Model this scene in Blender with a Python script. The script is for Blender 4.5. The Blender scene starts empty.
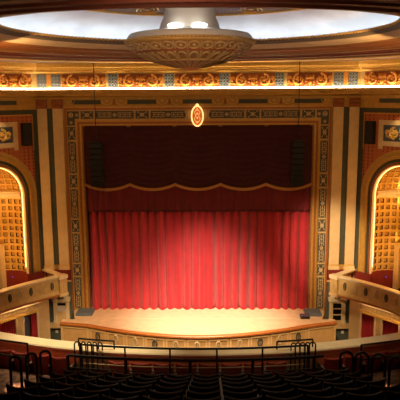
import bpy, bmesh, math, random
from mathutils import Vector, Matrix
random.seed(7)
C = bpy.context.scene.collection
PI = math.pi
def R(a): return math.radians(a)

# ------------------------------------------------------------------ materials
MATS = {}
def mat(name, col, rough=.6, metal=0., noise=0., nscale=8., col2=None, bump=0., bscale=30., emit=None, estr=0., sheen=0.):
    m = bpy.data.materials.new(name); m.use_nodes = True
    nt = m.node_tree; b = nt.nodes['Principled BSDF']
    b.inputs['Roughness'].default_value = rough; b.inputs['Metallic'].default_value = metal
    b.inputs['Base Color'].default_value = (*col, 1)
    if sheen: b.inputs['Sheen Weight'].default_value = sheen
    tc = None
    if noise or col2 or bump:
        tc = nt.nodes.new('ShaderNodeTexCoord')
    if noise or col2:
        n = nt.nodes.new('ShaderNodeTexNoise'); n.inputs['Scale'].default_value = nscale; n.inputs['Detail'].default_value = 4
        nt.links.new(tc.outputs['Object'], n.inputs['Vector'])
        r = nt.nodes.new('ShaderNodeValToRGB')
        a = col2 if col2 else tuple(c*(1-noise) for c in col)
        r.color_ramp.elements[0].position = .38; r.color_ramp.elements[1].position = .62
        r.color_ramp.elements[0].color = (*a, 1); r.color_ramp.elements[1].color = (*col, 1)
        nt.links.new(n.outputs['Fac'], r.inputs['Fac']); nt.links.new(r.outputs['Color'], b.inputs['Base Color'])
    if bump:
        n2 = nt.nodes.new('ShaderNodeTexNoise'); n2.inputs['Scale'].default_value = bscale
        nt.links.new(tc.outputs['Object'], n2.inputs['Vector'])
        bp = nt.nodes.new('ShaderNodeBump'); bp.inputs['Strength'].default_value = bump; bp.inputs['Distance'].default_value = .02
        nt.links.new(n2.outputs['Fac'], bp.inputs['Height']); nt.links.new(bp.outputs['Normal'], b.inputs['Normal'])
    if emit:
        b.inputs['Emission Color'].default_value = (*emit, 1); b.inputs['Emission Strength'].default_value = estr
    MATS[name] = m
    return m
def voro_mat(name, col, col2, scale, rough=.8, metric='MANHATTAN', lo=.3, hi=.45, feature='F1', randomness=0.):
    m = bpy.data.materials.new(name); m.use_nodes = True
    nt = m.node_tree; b = nt.nodes['Principled BSDF']; b.inputs['Roughness'].default_value = rough
    tc = nt.nodes.new('ShaderNodeTexCoord'); v = nt.nodes.new('ShaderNodeTexVoronoi'); v.distance = metric; v.feature = feature
    v.inputs['Scale'].default_value = scale; v.inputs['Randomness'].default_value = randomness
    nt.links.new(tc.outputs['Object'], v.inputs['Vector'])
    r = nt.nodes.new('ShaderNodeValToRGB'); r.color_ramp.elements[0].position = lo; r.color_ramp.elements[1].position = hi
    r.color_ramp.elements[0].color = (*col, 1); r.color_ramp.elements[1].color = (*col2, 1)
    nt.links.new(v.outputs['Distance'], r.inputs['Fac']); nt.links.new(r.outputs['Color'], b.inputs['Base Color'])
    MATS[name] = m
    return m
cream   = mat('cream plaster', (.68,.50,.25), .55, noise=.1, nscale=3)
cream2  = mat('pale cream paint', (.78,.66,.42), .5, noise=.06, nscale=4)
ochre   = mat('ochre plaster', (.50,.29,.05), .6, noise=.15, nscale=4)
ochre2  = mat('pale ochre plaster', (.55,.37,.13), .6, noise=.15, nscale=5)
gold    = mat('gold leaf', (.60,.33,.06), .38, .35, noise=.2, nscale=12)
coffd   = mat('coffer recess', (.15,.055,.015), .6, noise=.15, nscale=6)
gold2   = mat('bright gold', (.78,.50,.12), .35, .3, noise=.15, nscale=10)
orange  = mat('orange gilding', (.74,.31,.045), .45, .15, noise=.3, nscale=9)
orange2 = mat('deep orange ground', (.30,.08,.012), .6, noise=.3, nscale=14)
rust    = mat('rust moulding', (.36,.12,.03), .5, .1, noise=.2, nscale=9)
brown   = mat('brown moulding', (.28,.12,.035), .55, noise=.2, nscale=6)
redbrown= mat('red brown ceiling paint', (.20,.045,.02), .6, noise=.15, nscale=3)
greyw   = mat('grey white moulding', (.62,.55,.44), .5, noise=.08, nscale=5)
grey    = mat('slate moulding', (.12,.12,.12), .5)
green   = mat('dark green paint', (.055,.06,.035), .6, noise=.2, nscale=5)
teal    = mat('teal wall paint', (.10,.13,.11), .6, noise=.15, nscale=4)
bluegry = mat('blue grey plinth paint', (.10,.13,.17), .55, noise=.15, nscale=6)
field   = mat('grey green panel ground', (.085,.075,.045), .6, noise=.3, nscale=25)
relief  = mat('dull gold relief', (.62,.47,.24), .5, .15, noise=.15, nscale=20)
bluefld = mat('blue panel ground', (.06,.085,.12), .6, noise=.2, nscale=20)
silver  = mat('pale blue relief', (.30,.33,.33), .5, .1)
damask  = voro_mat('red damask wall', (.20,.025,.010), (.44,.13,.04), 5.5, lo=.3, hi=.6)
dado    = mat('red dado paint', (.21,.020,.011), .55, noise=.15, nscale=4)
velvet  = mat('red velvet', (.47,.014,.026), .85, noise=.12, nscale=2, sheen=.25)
velvet_shade = mat('red velvet with painted shade', (.15,.006,.010), .88, noise=.15, nscale=2, sheen=.15)  # curtain velvet again, dimness of the border put into its colour
velvet_deep_shade = mat('red velvet with deep painted shade', (.055,.004,.007), .9, noise=.2, nscale=3, sheen=.1)  # same red velvet, deep shade at the stage top painted into the colour
fringe  = mat('gold fringe', (.52,.24,.05), .6, .1, noise=.3, nscale=40)
wood    = mat('stage floor wood', (.68,.48,.31), .45, noise=.12, nscale=2.5)
stagef  = mat('tan stage front', (.60,.38,.15), .55, noise=.1, nscale=3)
stagef2 = mat('tan stage front moulding', (.70,.49,.22), .5, noise=.08, nscale=4)
woodln  = mat('pale floor seam', (.80,.62,.40), .5)
nosing  = mat('varnished stage edge', (.42,.14,.03), .35, noise=.2, nscale=6)
black   = mat('black metal', (.012,.011,.010), .45, .2)
seatblk = mat('black seat shell', (.006,.005,.004), .5)
seatrim = mat('polished seat edge', (.16,.12,.08), .3)
seatred = mat('red seat fabric', (.46,.07,.05), .85, noise=.15, nscale=20)
carpet  = mat('balcony carpet', (.13,.065,.03), .95, col2=(.035,.008,.006), nscale=9)
nearblk = mat('speaker cloth', (.010,.012,.010), .8)
paper   = mat('white paper', (.78,.72,.66), .7)
glassdk = mat('dark window glass', (.008,.008,.010), .15)
floorm  = mat('orchestra floor', (.10,.03,.02), .8, noise=.3, nscale=2)
domew   = mat('dome plaster', (.82,.85,.90), .8, noise=.16, nscale=.7)
domep   = voro_mat('dome pattern', (.13,.16,.36), (.38,.36,.40), 7, lo=.25, hi=.5, randomness=.3)
dishm   = mat('chandelier plaster', (.56,.42,.26), .55, noise=.1, nscale=6)
dishd   = mat('chandelier darker plaster', (.40,.27,.16), .6, noise=.15, nscale=8)  # darker tone for the band grounds and the base ribs
dishr   = mat('chandelier red line', (.36,.10,.06), .5)
dishw   = mat('chandelier grey cap', (.55,.56,.54), .5)
led     = mat('cove lamp', (1,1,1), .5, emit=(1,.80,.50), estr=24)
domeled = mat('dome cove lamp', (1,1,1), .5, emit=(.60,.77,1), estr=13)
bulbm   = mat('bulb glass', (1,1,1), .4, emit=(1,.93,.82), estr=7)
nichel  = mat('niche lamp', (1,1,1), .5, emit=(1,.50,.17), estr=4.5)
boxl    = mat('box underside lamp', (1,1,1), .5, emit=(1,.66,.34), estr=60)
medl    = mat('lit bead border', (1,.9,.6), .5, emit=(1,.62,.22), estr=1.4)
medf    = mat('lit oval field', (.55,.15,.03), .5, emit=(.8,.16,.02), estr=.35)
medr    = mat('lit oval relief', (.8,.5,.2), .5, emit=(1,.5,.15), estr=.7)
bluel   = mat('blue pilot lamp', (.1,.1,.8), .4, emit=(.10,.08,1), estr=1.2)
trough  = mat('lamp trough', (.45,.30,.12), .6)
purple  = mat('dark violet casing', (.07,.045,.10), .5)
picblue = mat('relief picture ground', (.07,.09,.13), .6, noise=.3, nscale=12)
linewh  = mat('dull brass', (.40,.30,.17), .4, .5)

# ------------------------------------------------------------------ mesh builder
ORG = {}
class MB:
    def __init__(s): s.v=[]; s.f=[]; s.m=[]; s.mats=[]
    def mi(s, m):
        if m not in s.mats: s.mats.append(m)
        return s.mats.index(m)
    def face(s, pts, m):
        b=len(s.v); s.v += [tuple(p) for p in pts]; s.f.append(tuple(range(b,b+len(pts)))); s.m.append(s.mi(m))
    def grid(s, rows, m, closeu=False, closev=False):
        nu=len(rows); nv=len(rows[0]); b=len(s.v); k=s.mi(m)
        for r in rows: s.v += [tuple(p) for p in r]
        for i in range(nu if closeu else nu-1):
            for j in range(nv if closev else nv-1):
                i2=(i+1)%nu; j2=(j+1)%nv
                s.f.append((b+i*nv+j,b+i2*nv+j,b+i2*nv+j2,b+i*nv+j2)); s.m.append(k)
    def box(s, x0,x1,y0,y1,z0,z1, m, T=None, bev=0.):
        if bev:
            b_=bev
            def ring(z,i): return [(x0+i,y0+i,z),(x1-i,y0+i,z),(x1-i,y1-i,z),(x0+i,y1-i,z)]
            rs=[ring(z0,b_),ring(z0+b_,0),ring(z1-b_,0),ring(z1,b_)]
            if T: rs=[[T(*p) for p in r] for r in rs]
            s.grid(rs,m,closev=True); s.face(rs[0],m); s.face(rs[-1],m); return
        p=[(x0,y0,z0),(x1,y0,z0),(x1,y1,z0),(x0,y1,z0),(x0,y0,z1),(x1,y0,z1),(x1,y1,z1),(x0,y1,z1)]
        if T: p=[T(*q) for q in p]
        b=len(s.v); s.v+=p; k=s.mi(m)
        for f in ((0,3,2,1),(4,5,6,7),(0,1,5,4),(1,2,6,5),(2,3,7,6),(3,0,4,7)):
            s.f.append(tuple(b+i for i in f)); s.m.append(k)
    def prism(s, poly, d0, d1, m, T):      # poly in (a,b); T(a,d,b)
        lo=[T(a,d0,b) for a,b in poly]; hi=[T(a,d1,b) for a,b in poly]
        s.face(lo,m); s.face(hi,m)
        n=len(poly)
        for i in range(n):
            j=(i+1)%n; s.face([lo[i],lo[j],hi[j],hi[i]],m)
    def tube(s, pts, r, m, n=6, closed=False, cap=True):
        pts=[Vector(p) for p in pts]; N=len(pts); rows=[]
        prev=None
        for i,p in enumerate(pts):
            if closed: t=pts[(i+1)%N]-pts[i-1]
            else: t=pts[min(i+1,N-1)]-pts[max(i-1,0)]
            t.normalize()
            if prev is None:
                a=Vector((0,0,1)) if abs(t.z)<.9 else Vector((1,0,0))
                u=t.cross(a).normalized()
            else:
                u=(prev-t*prev.dot(t)).normalized()
            prev=u; w=t.cross(u)
            rr=r[i] if isinstance(r,(list,tuple)) else r
            rows.append([tuple(p+rr*(math.cos(2*PI*k/n)*u+math.sin(2*PI*k/n)*w)) for k in range(n)])
        s.grid(rows,m,closeu=closed,closev=True)
        if cap and not closed: s.face(rows[0],m); s.face(rows[-1],m)
    def lathe(s, prof, m, c=(0,0,0), n=48, a0=0, a1=2*PI, sx=1, sy=1):
        full=abs(a1-a0-2*PI)<1e-6
        K=n if full else n+1
        rows=[[(c[0]+sx*r*math.cos(a0+(a1-a0)*k/n),c[1]+sy*r*math.sin(a0+(a1-a0)*k/n),c[2]+z) for r,z in prof] for k in range(K)]
        s.grid(rows,m,closeu=full)
    def blob(s, c, rx, ry, rz, m, nu=8, nv=5, T=None):
        rows=[]
        for j in range(nv+1):
            t=PI*j/nv
            rows.append([(c[0]+rx*math.sin(t)*math.cos(2*PI*i/nu),c[1]+ry*math.sin(t)*math.sin(2*PI*i/nu),c[2]+rz*math.cos(t)) for i in range(nu)])
        if T: rows=[[T(*p) for p in r] for r in rows]
        s.grid(rows,m,closev=True)
    def build(s, name, parent=None, origin=None, smooth=35):
        if parent is not None: o0=ORG[parent.name] if origin is None else origin
        elif origin is None:
            xs=[p[0] for p in s.v]; ys=[p[1] for p in s.v]; zs=[p[2] for p in s.v]
            o0=((min(xs)+max(xs))/2,(min(ys)+max(ys))/2,min(zs))
        else: o0=origin
        me=bpy.data.meshes.new(name)
        me.from_pydata([(x-o0[0],y-o0[1],z-o0[2]) for x,y,z in s.v],[],s.f)
        for m in s.mats: me.materials.append(m)
        me.polygons.foreach_set('material_index',s.m)
        bm=bmesh.new(); bm.from_mesh(me)
        bmesh.ops.remove_doubles(bm,verts=bm.verts,dist=1e-5)
        bmesh.ops.recalc_face_normals(bm,faces=bm.faces)
        bm.to_mesh(me); bm.free()
        if smooth:
            me.polygons.foreach_set('use_smooth',[True]*len(me.polygons))
            me.set_sharp_from_angle(angle=R(smooth))
        o=bpy.data.objects.new(name,me); C.objects.link(o)
        if parent is not None:
            o.parent=parent; pw=ORG[parent.name]; o.location=[a-b for a,b in zip(o0,pw)]
        else: o.location=o0
        ORG[o.name]=o0
        return o
def tag(o, label, cat, group=None):
    o['label']=label; o['category']=cat
    if group: o['group']=group
    return o
def thing(name, label, cat, org, group=None):
    o=bpy.data.objects.new(name,None); C.objects.link(o); o.location=org; o.empty_display_size=.2
    ORG[o.name]=tuple(org); return tag(o,label,cat,group)
def struct(o): o['kind']='structure'; return o
def sweep(prof, path, m, mb, closed=False):   # prof list of fn offsets, path list of functions(a,b)->pt
    mb.grid([[P(a,b) for a,b in prof] for P in path], m, closeu=closed)
def arcpts(cx,cy,r,a0,a1,n): return [(cx+r*math.cos(a0+(a1-a0)*i/n),cy+r*math.sin(a0+(a1-a0)*i/n)) for i in range(n+1)]
def ident(x,y,z): return (x,y,z)

PY=32.6     # plane of the stage wall
# ------------------------------------------------------------------ relief ornament generators (flat, local a/b, height d)
def spiral(mb, T, cx, cz, r0, turns, start, sgn, m, rad=.035, d=.03, n=26):
    pts=[];rr=[]
    for i in range(n+1):
        t=i/n; r=r0*(1-t*.88); a=start+sgn*turns*2*PI*t
        pts.append(T(cx+r*math.cos(a),d,cz+r*math.sin(a))); rr.append(rad*(1-.55*t))
    mb.tube(pts,rr,m,6)
    mb.blob((cx,d,cz),rad*1.5,rad*1.2,rad*1.5,m,6,4,T)
def scroll_relief(mb, T, w, h, m):
    # T(a, d, b): a along, d outwards, b up; centred at 0,0
    R0=h*.45; cx=w*.25
    for sg in (-1,1):
        spiral(mb,T,sg*cx,0,R0,1.5,PI/2,-sg,m,rad=h*.10,d=h*.10,n=34)
        for k in range(7):
            a=2*PI*k/7+.3
            mb.blob((sg*cx+R0*.55*math.cos(a),h*.08,R0*.55*math.sin(a)),h*.075,h*.11,h*.075,m,6,4,T)
        # stem running out to an end curl, with leaves
        pts=[T(sg*(cx+R0*math.cos(t)),h*.09,R0*math.sin(t)) for t in [PI/2-i*PI/10 for i in range(11)]]
        mb.tube(pts,[h*.05]*11,m,5)
        spiral(mb,T,sg*w*.455,h*.10,h*.20,1.2,-PI/2,sg,m,rad=h*.07,d=h*.08,n=18)
        for k in range(4):
            mb.blob((sg*(w*.40+k*w*.03),h*.06,-h*.30+.02*k),w*.02,h*.09,h*.10,m,6,4,T)
            mb.blob((sg*(w*.085+.0*k),h*.06,h*(-.36+.22*k)),w*.022,h*.10,h*.08,m,6,4,T)
    for j in range(5):
        a=(j-2)*.42
        mb.tube([T(0,h*.08,-h*.10),T(math.sin(a)*h*.26,h*.16,h*.16),T(math.sin(a)*h*.42,h*.08,h*.36*math.cos(a*.6))],[h*.06,h*.075,h*.04],m,6)
    mb.blob((0,h*.10,-h*.20),h*.17,h*.18,h*.20,m,8,5,T)
def rosette(mb, T, cx, cz, r, m, d=.012, petals=8):
    for k in range(petals):
        a=2*PI*k/petals
        mb.blob((cx+r*.6*math.cos(a),d,cz+r*.6*math.sin(a)),r*.26,d,r*.26,m,5,3,T)
    mb.blob((cx,d,cz),r*.3,d*1.6,r*.3,m,6,4,T)
def arabesque(mb, T, w, h, m):       # tall or wide panel, relief along its longer axis
    L,S=(h,w) if h>w else (w,h)
    U=(lambda l,d,s:T(s,d,l)) if h>w else (lambda l,d,s:T(l,d,s))
    if L/S<2:
        rosette(mb,T,0,0,S*.36,m,.014)
        for sx in (-1,1): mb.tube([T(-sx*w*.36,.01,-h*.38),T(sx*w*.36,.01,h*.38)],S*.035,m,5)
        for sx in (-1,1):
            for sz in (-1,1): mb.blob((sx*w*.36,.01,sz*h*.38),S*.1,.012,S*.1,m,5,3,T)
        return
    rosette(mb,T,0,0,S*.34,m,.016)
    H=L*.5-S*.42; nsc=max(1,round(H/(S*.62)))
    for e in (-1,1):
        for q in range(nsc):
            l0=e*(S*.42+(q+.5)*H/nsc); rr=S*.34
            for sg in (-1,1):
                pts=[U(l0+e*rr*(.95-.9*t)*math.cos(PI+t*4.6),.016,sg*(S*.20+rr*.62*(1-.75*t)*math.sin(PI+t*4.6)*-1*.55)) for t in [i/14 for i in range(15)]]
                mb.tube(pts,[S*.055*(1-.4*i/14) for i in range(15)],m,5)
                mb.blob((0,0,0),1,1,1,m,5,3,lambda x,y,z,l0=l0,sg=sg:U(l0+e*rr*.8+x*S*.08,.014*y+.01,sg*S*.34+z*S*.07))
            mb.blob((0,0,0),1,1,1,m,6,4,lambda x,y,z,l0=l0:U(l0+x*S*.11,.02*y+.008,z*S*.09))
        mb.tube([U(e*S*.3,.012,0),U(e*(L*.5-S*.1),.012,0)],S*.03,m,4)

# ------------------------------------------------------------------ setting: walls, floor, ceiling
SA=R(50)
def W(side):          # splayed side wall: s along the wall from the stage corner, n out into the room, z
    ca,sa=math.cos(SA),math.sin(SA)
    return lambda s,n,z: (side*(8.5+s*ca-n*sa), PY-s*sa-n*ca, z)
S0,ZS,RA=2.72,6.65,1.60       # arch centre along the wall, springing height, opening radius

mb=MB(); mb.box(-13,13,14,36,-2.3,-2.2,floorm); struct(mb.build('floor'))

mb=MB()   # wall around the stage opening
for x0,x1,z0,z1 in ((-9.2,-6.6,-2.2,13.5),(6.6,9.2,-2.2,13.5),(-6.6,6.6,10.7,13.5)):
    mb.box(x0,x1,PY,PY+.4,z0,z1,ochre)
w=struct(mb.build('wall_stage'))
for sd in (-1,1):
    nm='left' if sd<0 else 'right'
    # red dado and teal lower wall as painted bands on thin real panels of the wall
    mb=MB(); T=lambda x,y,z: (sd*x,y,z)
    mb.box(7.03,8.45,PY-.05,PY,1.72,2.33,dado,T); mb.build('dado_band',w)
    mb=MB(); mb.box(7.03,8.5,PY-.04,PY,-2.2,1.66,teal,T); mb.build('lower_wall_panel',w)
    mb=MB(); mb.box(7.03,8.45,PY-.09,PY,1.64,1.73,cream,T); mb.build('dado_rail',w)

for sd in (-1,1):
    nm='left' if sd<0 else 'right'
    T=W(sd); mb=MB()
    s=0.
    N=64
    ss=[S0-RA*math.cos(PI*i/N) for i in range(N+1)]
    ztop=13.5
    mb.face([T(0,0,-2.2),T(S0-RA,0,-2.2),T(S0-RA,0,ztop),T(0,0,ztop)],damask)
    mb.face([T(S0+RA,0,-2.2),T(7,0,-2.2),T(7,0,ztop),T(S0+RA,0,ztop)],damask)
    mb.face([T(S0-RA,0,-2.2),T(S0+RA,0,-2.2),T(S0+RA,0,1.45),T(S0-RA,0,1.45)],damask)
    for i in range(N):
        za=ZS+RA*math.sin(PI*i/N); zb=ZS+RA*math.sin(PI*(i+1)/N)
        mb.face([T(ss[i],0,za),T(ss[i+1],0,zb),T(ss[i+1],0,ztop),T(ss[i],0,ztop)],damask)
    wl=struct(mb.build('wall_'+nm,smooth=0))
    mb=MB()
    mb.box(.0,.33,-.03,.03,2.3,11.1,green,T); mb.box(.33,7,-.03,.03,10.86,11.1,green,T)
    mb.box(.33,.37,-.03,.05,9.0,10.86,gold,T); mb.box(.33,7,-.03,.05,10.8,10.86,gold,T)
    mb.build('green_border',wl)
    mb=MB(); mb.box(0,S0-RA+.02,-.03,.05,1.4,2.33,dado,T); mb.build('dado_band',wl)

# ceiling with its stepped rings around the dome opening
DC=(0,20.8); RX=.3      # the ring of the ceiling is a slight oval
mb=MB()
def ring(mb, prof, m, n=96): mb.lathe(prof,m,(DC[0]+RX,DC[1],0),n,sx=1.05)
ring(mb,[(6.16,14.05),(6.16,13.99),(6.22,13.95)],grey)
ring(mb,[(6.22,13.95),(6.35,13.90)],grey)
ring(mb,[(6.35,13.90),(6.42,13.84),(6.75,13.76),(6.85,13.74)],greyw)
ring(mb,[(6.85,13.74),(6.88,13.72),(7.2,13.70),(7.25,13.67)],brown)
ring(mb,[(7.25,13.67),(7.35,13.67),(7.6,13.65),(7.65,13.61)],rust)
ring(mb,[(7.65,13.61),(8.0,13.58),(8.05,13.53),(8.25,13.52)],brown)
ring(mb,[(8.25,13.52),(8.28,13.58),(8.75,13.58),(8.78,13.52),(8.9,13.52),(8.93,13.58),(9.6,13.57),(9.63,13.50),(9.8,13.50)],redbrown)
ring(mb,[(9.8,13.50),(9.85,13.56),(10.6,13.53),(10.65,13.46),(10.8,13.46)],brown)
ring(mb,[(10.8,13.46),(10.85,13.42),(11.0,13.40)],gold2)
ring(mb,[(11.0,13.40),(11.05,13.46),(30,13.46)],brown)
ceil=struct(mb.build('ceiling'))
mb=MB()     # rope moulding at the rim
N=220
for k in range(N):
    a=2*PI*k/N
    mb.blob((DC[0]+RX+1.05*6.16*math.cos(a),DC[1]+6.16*math.sin(a),14.07),.105,.105,.055,ochre2,6,4)
mb.build('rope_moulding',ceil)
mb=MB(); ring(mb,[(6.16,14.09),(6.25,14.09),(6.3,13.93),(6.95,13.93),(7.0,14.15)],trough)
mb.build('cove_trough',ceil)
mb=MB(); 
mb.tube([(DC[0]+RX+1.05*6.62*math.cos(2*PI*k/96),DC[1]+6.62*math.sin(2*PI*k/96),13.99) for k in range(96)],.04,domeled,6,closed=True)
mb.build('cove_lamp',ceil)
mb=MB()
prof=[(7.0,14.10),(7.02,14.3),(6.8,14.55),(6.3,14.78),(5.9,14.88),(5.4,14.96),(5.05,15.0)]
ring(mb,prof,domew)
dome=struct(mb.build('ceiling_dome'))
mb=MB(); ring(mb,[(5.05,15.0),(5.05,14.95),(4.92,14.95),(4.92,15.02)],gold2); mb.build('gilded_rib',dome)
mb=MB(); ring(mb,[(4.92,15.02),(4.4,15.14),(3.6,15.33),(2.6,15.55),(1.6,15.72),(.5,15.8),(.01,15.8)],domep); mb.build('patterned_crown',dome)
for k in range(14):
    a=2*PI*(k+.5)/14; mb=MB()
    c=Vector((DC[0]+RX+1.05*4.45*math.cos(a),DC[1]+4.45*math.sin(a),15.08))
    e1=Vector((-math.sin(a),math.cos(a),0)); e2=Vector((-math.cos(a),-math.sin(a),.285)).normalized()
    for rr in (.42,.27): mb.tube([tuple(c+rr*(math.cos(t*PI/10)*e1+math.sin(t*PI/10)*e2)) for t in range(20)],.035,gold2,5,closed=True)
    mb.blob(tuple(c),.12,.12,.05,gold2)
    mb.build('medallion',dome)

# ------------------------------------------------------------------ entablature: frieze, lamp trough, garlands
TP=lambda x0,z0,y0=PY: (lambda a,d,b: (x0+a,y0-d,z0+b))
fr=thing('frieze','lamp-lit gold frieze of scroll reliefs above the stage wall','frieze',(0,PY,12.2))
mb=MB(); mb.box(-8.5,8.5,PY-.06,PY,12.05,12.98,ochre2); mb.build('ground',fr)
mb=MB()
prof=[(0,12.96),(.10,12.96),(.12,13.0),(.2,13.04),(.22,13.1),(.34,13.14),(.36,13.22),(.46,13.26),(.48,13.34),(.52,13.46),(0,13.46)]
mb.grid([[(x,PY-d,z) for d,z in prof] for x in (-8.62,8.62)],gold2); mb.build('crown_moulding',fr)
mb=MB()
rows=[]
for k in range(112):
    x=-8.4+k*.15
    for xx,d in ((x,.30),(x+.08,.30),(x+.081,.22),(x+.149,.22)): rows.append([(xx,PY-.2,13.05),(xx,PY-d,13.05),(xx,PY-d,13.11),(xx,PY-.2,13.11)])
mb.grid(rows,gold)
mb.build('dentils',fr)
mb=MB()
prof=[(0,12.13),(.16,12.13),(.17,12.07),(.34,12.07),(.36,12.12),(.42,12.12),(.42,12.02),(.36,11.98),(.30,11.90),(.2,11.86),(.18,11.80),(.06,11.74),(0,11.74)]
mb.grid([[(x,PY-d,z) for d,z in prof] for x in (-8.62,8.62)],ochre); mb.build('lamp_ledge',fr)
mb=MB()
mb.tube([(-8.45,PY-.30,12.165),(8.45,PY-.30,12.165)],.04,led,6); mb.build('strip_lamp',fr)
proto=None
for cx,wd in ((0,2.3),(-2.95,2.3),(2.9,2.3),(-5.95,2.3),(5.85,2.3)):
    mb=MB(); T=TP(cx,12.58,PY-.06)
    mb.box(-wd/2,wd/2,0,.03,-.38,.34,orange2,T)
    p=mb.build('scroll_panel',fr,origin=(cx,PY-.06,12.25)); mb=MB()
    scroll_relief(mb,TP(cx,12.56,PY-.09),wd*.98,.70,orange)
    mb.build('scroll_relief',p)
for cx in (-4.42,-1.46,1.42,4.28,-8.16,-7.42,8.1,7.36):
    mb=MB(); T=TP(cx,12.58,PY-.06)
    mb.box(-.24,.24,0,.04,-.40,.34,bluefld,T)
    Tq=TP(cx,12.58,PY-.10)
    for i in range(3):
        for j in range(4):
            mb.tube([Tq(-.15+.15*i+.07*math.cos(t*PI/5),.005,-.24+.16*j+.075*math.sin(t*PI/5)) for t in range(10)],.011,silver,4,closed=True)
    mb.build('lattice_panel',fr,origin=(cx,PY-.06,12.25))
for cx in (-7.79,7.73):
    mb=MB(); mb.box(-.10,.10,0,.05,-.38,.33,orange,TP(cx,12.58,PY-.06)); mb.build('orange_divider',fr,origin=(cx,PY-.06,12.25))

for sd in (-1,1):     # the frieze turning along the splayed side walls
    T=W(sd); SE=6.5
    mb=MB(); mb.box(.0,SE,.0,.06,12.05,12.98,ochre2,T); mb.build('ground',fr)
    prof=[(0,12.96),(.10,12.96),(.12,13.0),(.2,13.04),(.22,13.1),(.34,13.14),(.36,13.22),(.46,13.26),(.48,13.34),(.52,13.46),(0,13.46)]
    mb=MB(); mb.grid([[T(s+d*.5*(s<1),d,z) for d,z in prof] for s in (0,SE)],gold2); mb.build('crown_moulding',fr)
    prof=[(0,12.13),(.16,12.13),(.17,12.07),(.34,12.07),(.36,12.12),(.42,12.12),(.42,12.02),(.36,11.98),(.30,11.90),(.2,11.86),(.18,11.80),(.06,11.74),(0,11.74)]
    mb=MB(); mb.grid([[T(s+d*.5*(s<1),d,z) for d,z in prof] for s in (0,SE)],ochre); mb.build('lamp_ledge',fr)
    mb=MB(); mb.tube([T(.15,.30,12.165),T(SE,.30,12.165)],.04,led,6); mb.build('strip_lamp',fr)
    rows=[]
    for k in range(40):
        x=.3+k*.15
        for xx,d in ((x,.30),(x+.08,.30),(x+.081,.22),(x+.149,.22)): rows.append([T(xx,.2,13.05),T(xx,d,13.05),T(xx,d,13.11),T(xx,.2,13.11)])
    mb=MB(); mb.grid(rows,gold); mb.build('dentils',fr)
    for sc,wd in ((1.42,2.15),(4.6,2.3)):
        mb=MB(); mb.box(sc-wd/2,sc+wd/2,.06,.09,12.18,12.92,orange2,T); p=mb.build('scroll_panel',fr,origin=T(sc,.06,12.25))
        mb=MB(); scroll_relief(mb,lambda a,d,b:T(sc+a,.09+d,12.56+b),wd*.98,.70,orange); mb.build('scroll_relief',p)
ar=thing('entablature_band','ochre band of green bars and garlands between frieze and stage opening','moulding',(0,PY,11.2))
for k in range(-3,4):
    cx=k*2.93
    if abs(k)<3: 
        mb=MB(); mb.box(cx-.76,cx+.76,PY-.03,PY,11.36,11.58,green); mb.build('green_bar',ar)
    else:
        T=W(1 if k>0 else -1)
        mb=MB(); mb.box(0,6.5,0,.035,11.1,12.2,ochre,T); mb.build('side_board',ar)
        mb=MB(); mb.box(1.25,3.3,.035,.065,11.36,11.58,green,T); mb.build('green_bar',ar)
        mb=MB(); Tq=lambda a,d,b,T=T: T(.72+a,.035+d,11.5+b)
        for sg in (-1,1):
            mb.tube([Tq(sg*.24+.22*math.cos(t),.02,.05-.2*math.sin(t)) for t in [PI*i/12 for i in range(13)]],.022,gold,5)
            rosette(mb,Tq,sg*.24,.02,.07,gold,.02,6)
        mb.build('garland',ar)
for k in (-2,-1,0,1):
    cx=(k+.5)*2.93; mb=MB(); T=TP(cx,11.5)
    for sg in (-1,1):
        mb.tube([T(sg*.38+.28*math.cos(t),.02,.05-.22*math.sin(t)) for t in [PI*i/12 for i in range(13)]],.025,gold2,5)
        rosette(mb,T,sg*.38,.02,.09,gold2,.02,6)
    mb.blob((0,.02,-.03),.07,.03,.16,rust,6,5,T)
    mb.build('garland',ar,origin=(cx,PY,11.3))
for sg2 in (-1,1):
    for cx in (-6.7,):
        mb=MB(); T=TP(sg2*abs(cx),11.5)
        for sg in ((-1,1) if cx>0 else (0,)):
            mb.tube([T(sg*.19+.19*math.cos(t),.02,.05-.2*math.sin(t)) for t in [PI*i/12 for i in range(13)]],.022,gold2,5)
            rosette(mb,T,sg*.19,.02,.07,gold2,.02,6)
        mb.build('garland',ar,origin=(sg2*abs(cx),PY,11.3))
mb=MB(); mb.box(-8.6,8.6,PY-.06,PY,11.16,11.22,gold); mb.build('lower_fillet',ar)

# pilasters either side of the frame
for sd in (-1,1):
    sn='left' if sd<0 else 'right'
    for x0,x1,pos in ((7.97,8.48,'outer'),(7.12,7.66,'inner')):
        cx=sd*(x0+x1)/2
        t=thing('pilaster','flat cream pilaster %s of the stage, the %s of two'%(sn,pos),'pilaster',(cx,PY,2.35))
        h=(x1-x0)/2
        mb=MB(); mb.box(cx-h,cx+h,PY-.12,PY,2.62,11.15,cream,bev=.015); mb.build('shaft',t)
        mb=MB(); mb.box(cx-h-.03,cx+h+.03,PY-.16,PY,2.35,2.56,cream); mb.box(cx-h-.015,cx+h+.015,PY-.14,PY,2.56,2.62,gold2); mb.build('base',t)
        mb=MB(); T=TP(cx,11.36,PY-.02); 
        mb.box(-h-.02,h+.02,0,.10,-.22,.28,brown,T)
        Tq=TP(cx,11.36,PY-.12)
        for i in range(5):
            for j in range(2):
                mb.blob((-h*.85+i*h*.42,.02,-.1+.2*j),.08,.05,.11,rust,6,4,Tq)
        mb.box(-h-.05,h+.05,0,.16,.26,.31,gold,T)
        mb.build('capital',t)
    mb=MB(); cx=sd*7.815
    mb.box(cx-.15,cx+.15,PY-.05,PY,2.62,11.15,green); o=mb.build('green_strip')
    tag(o,'dark green strip running up between the two pilasters %s of stage'%sn,'wall strip')

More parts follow.
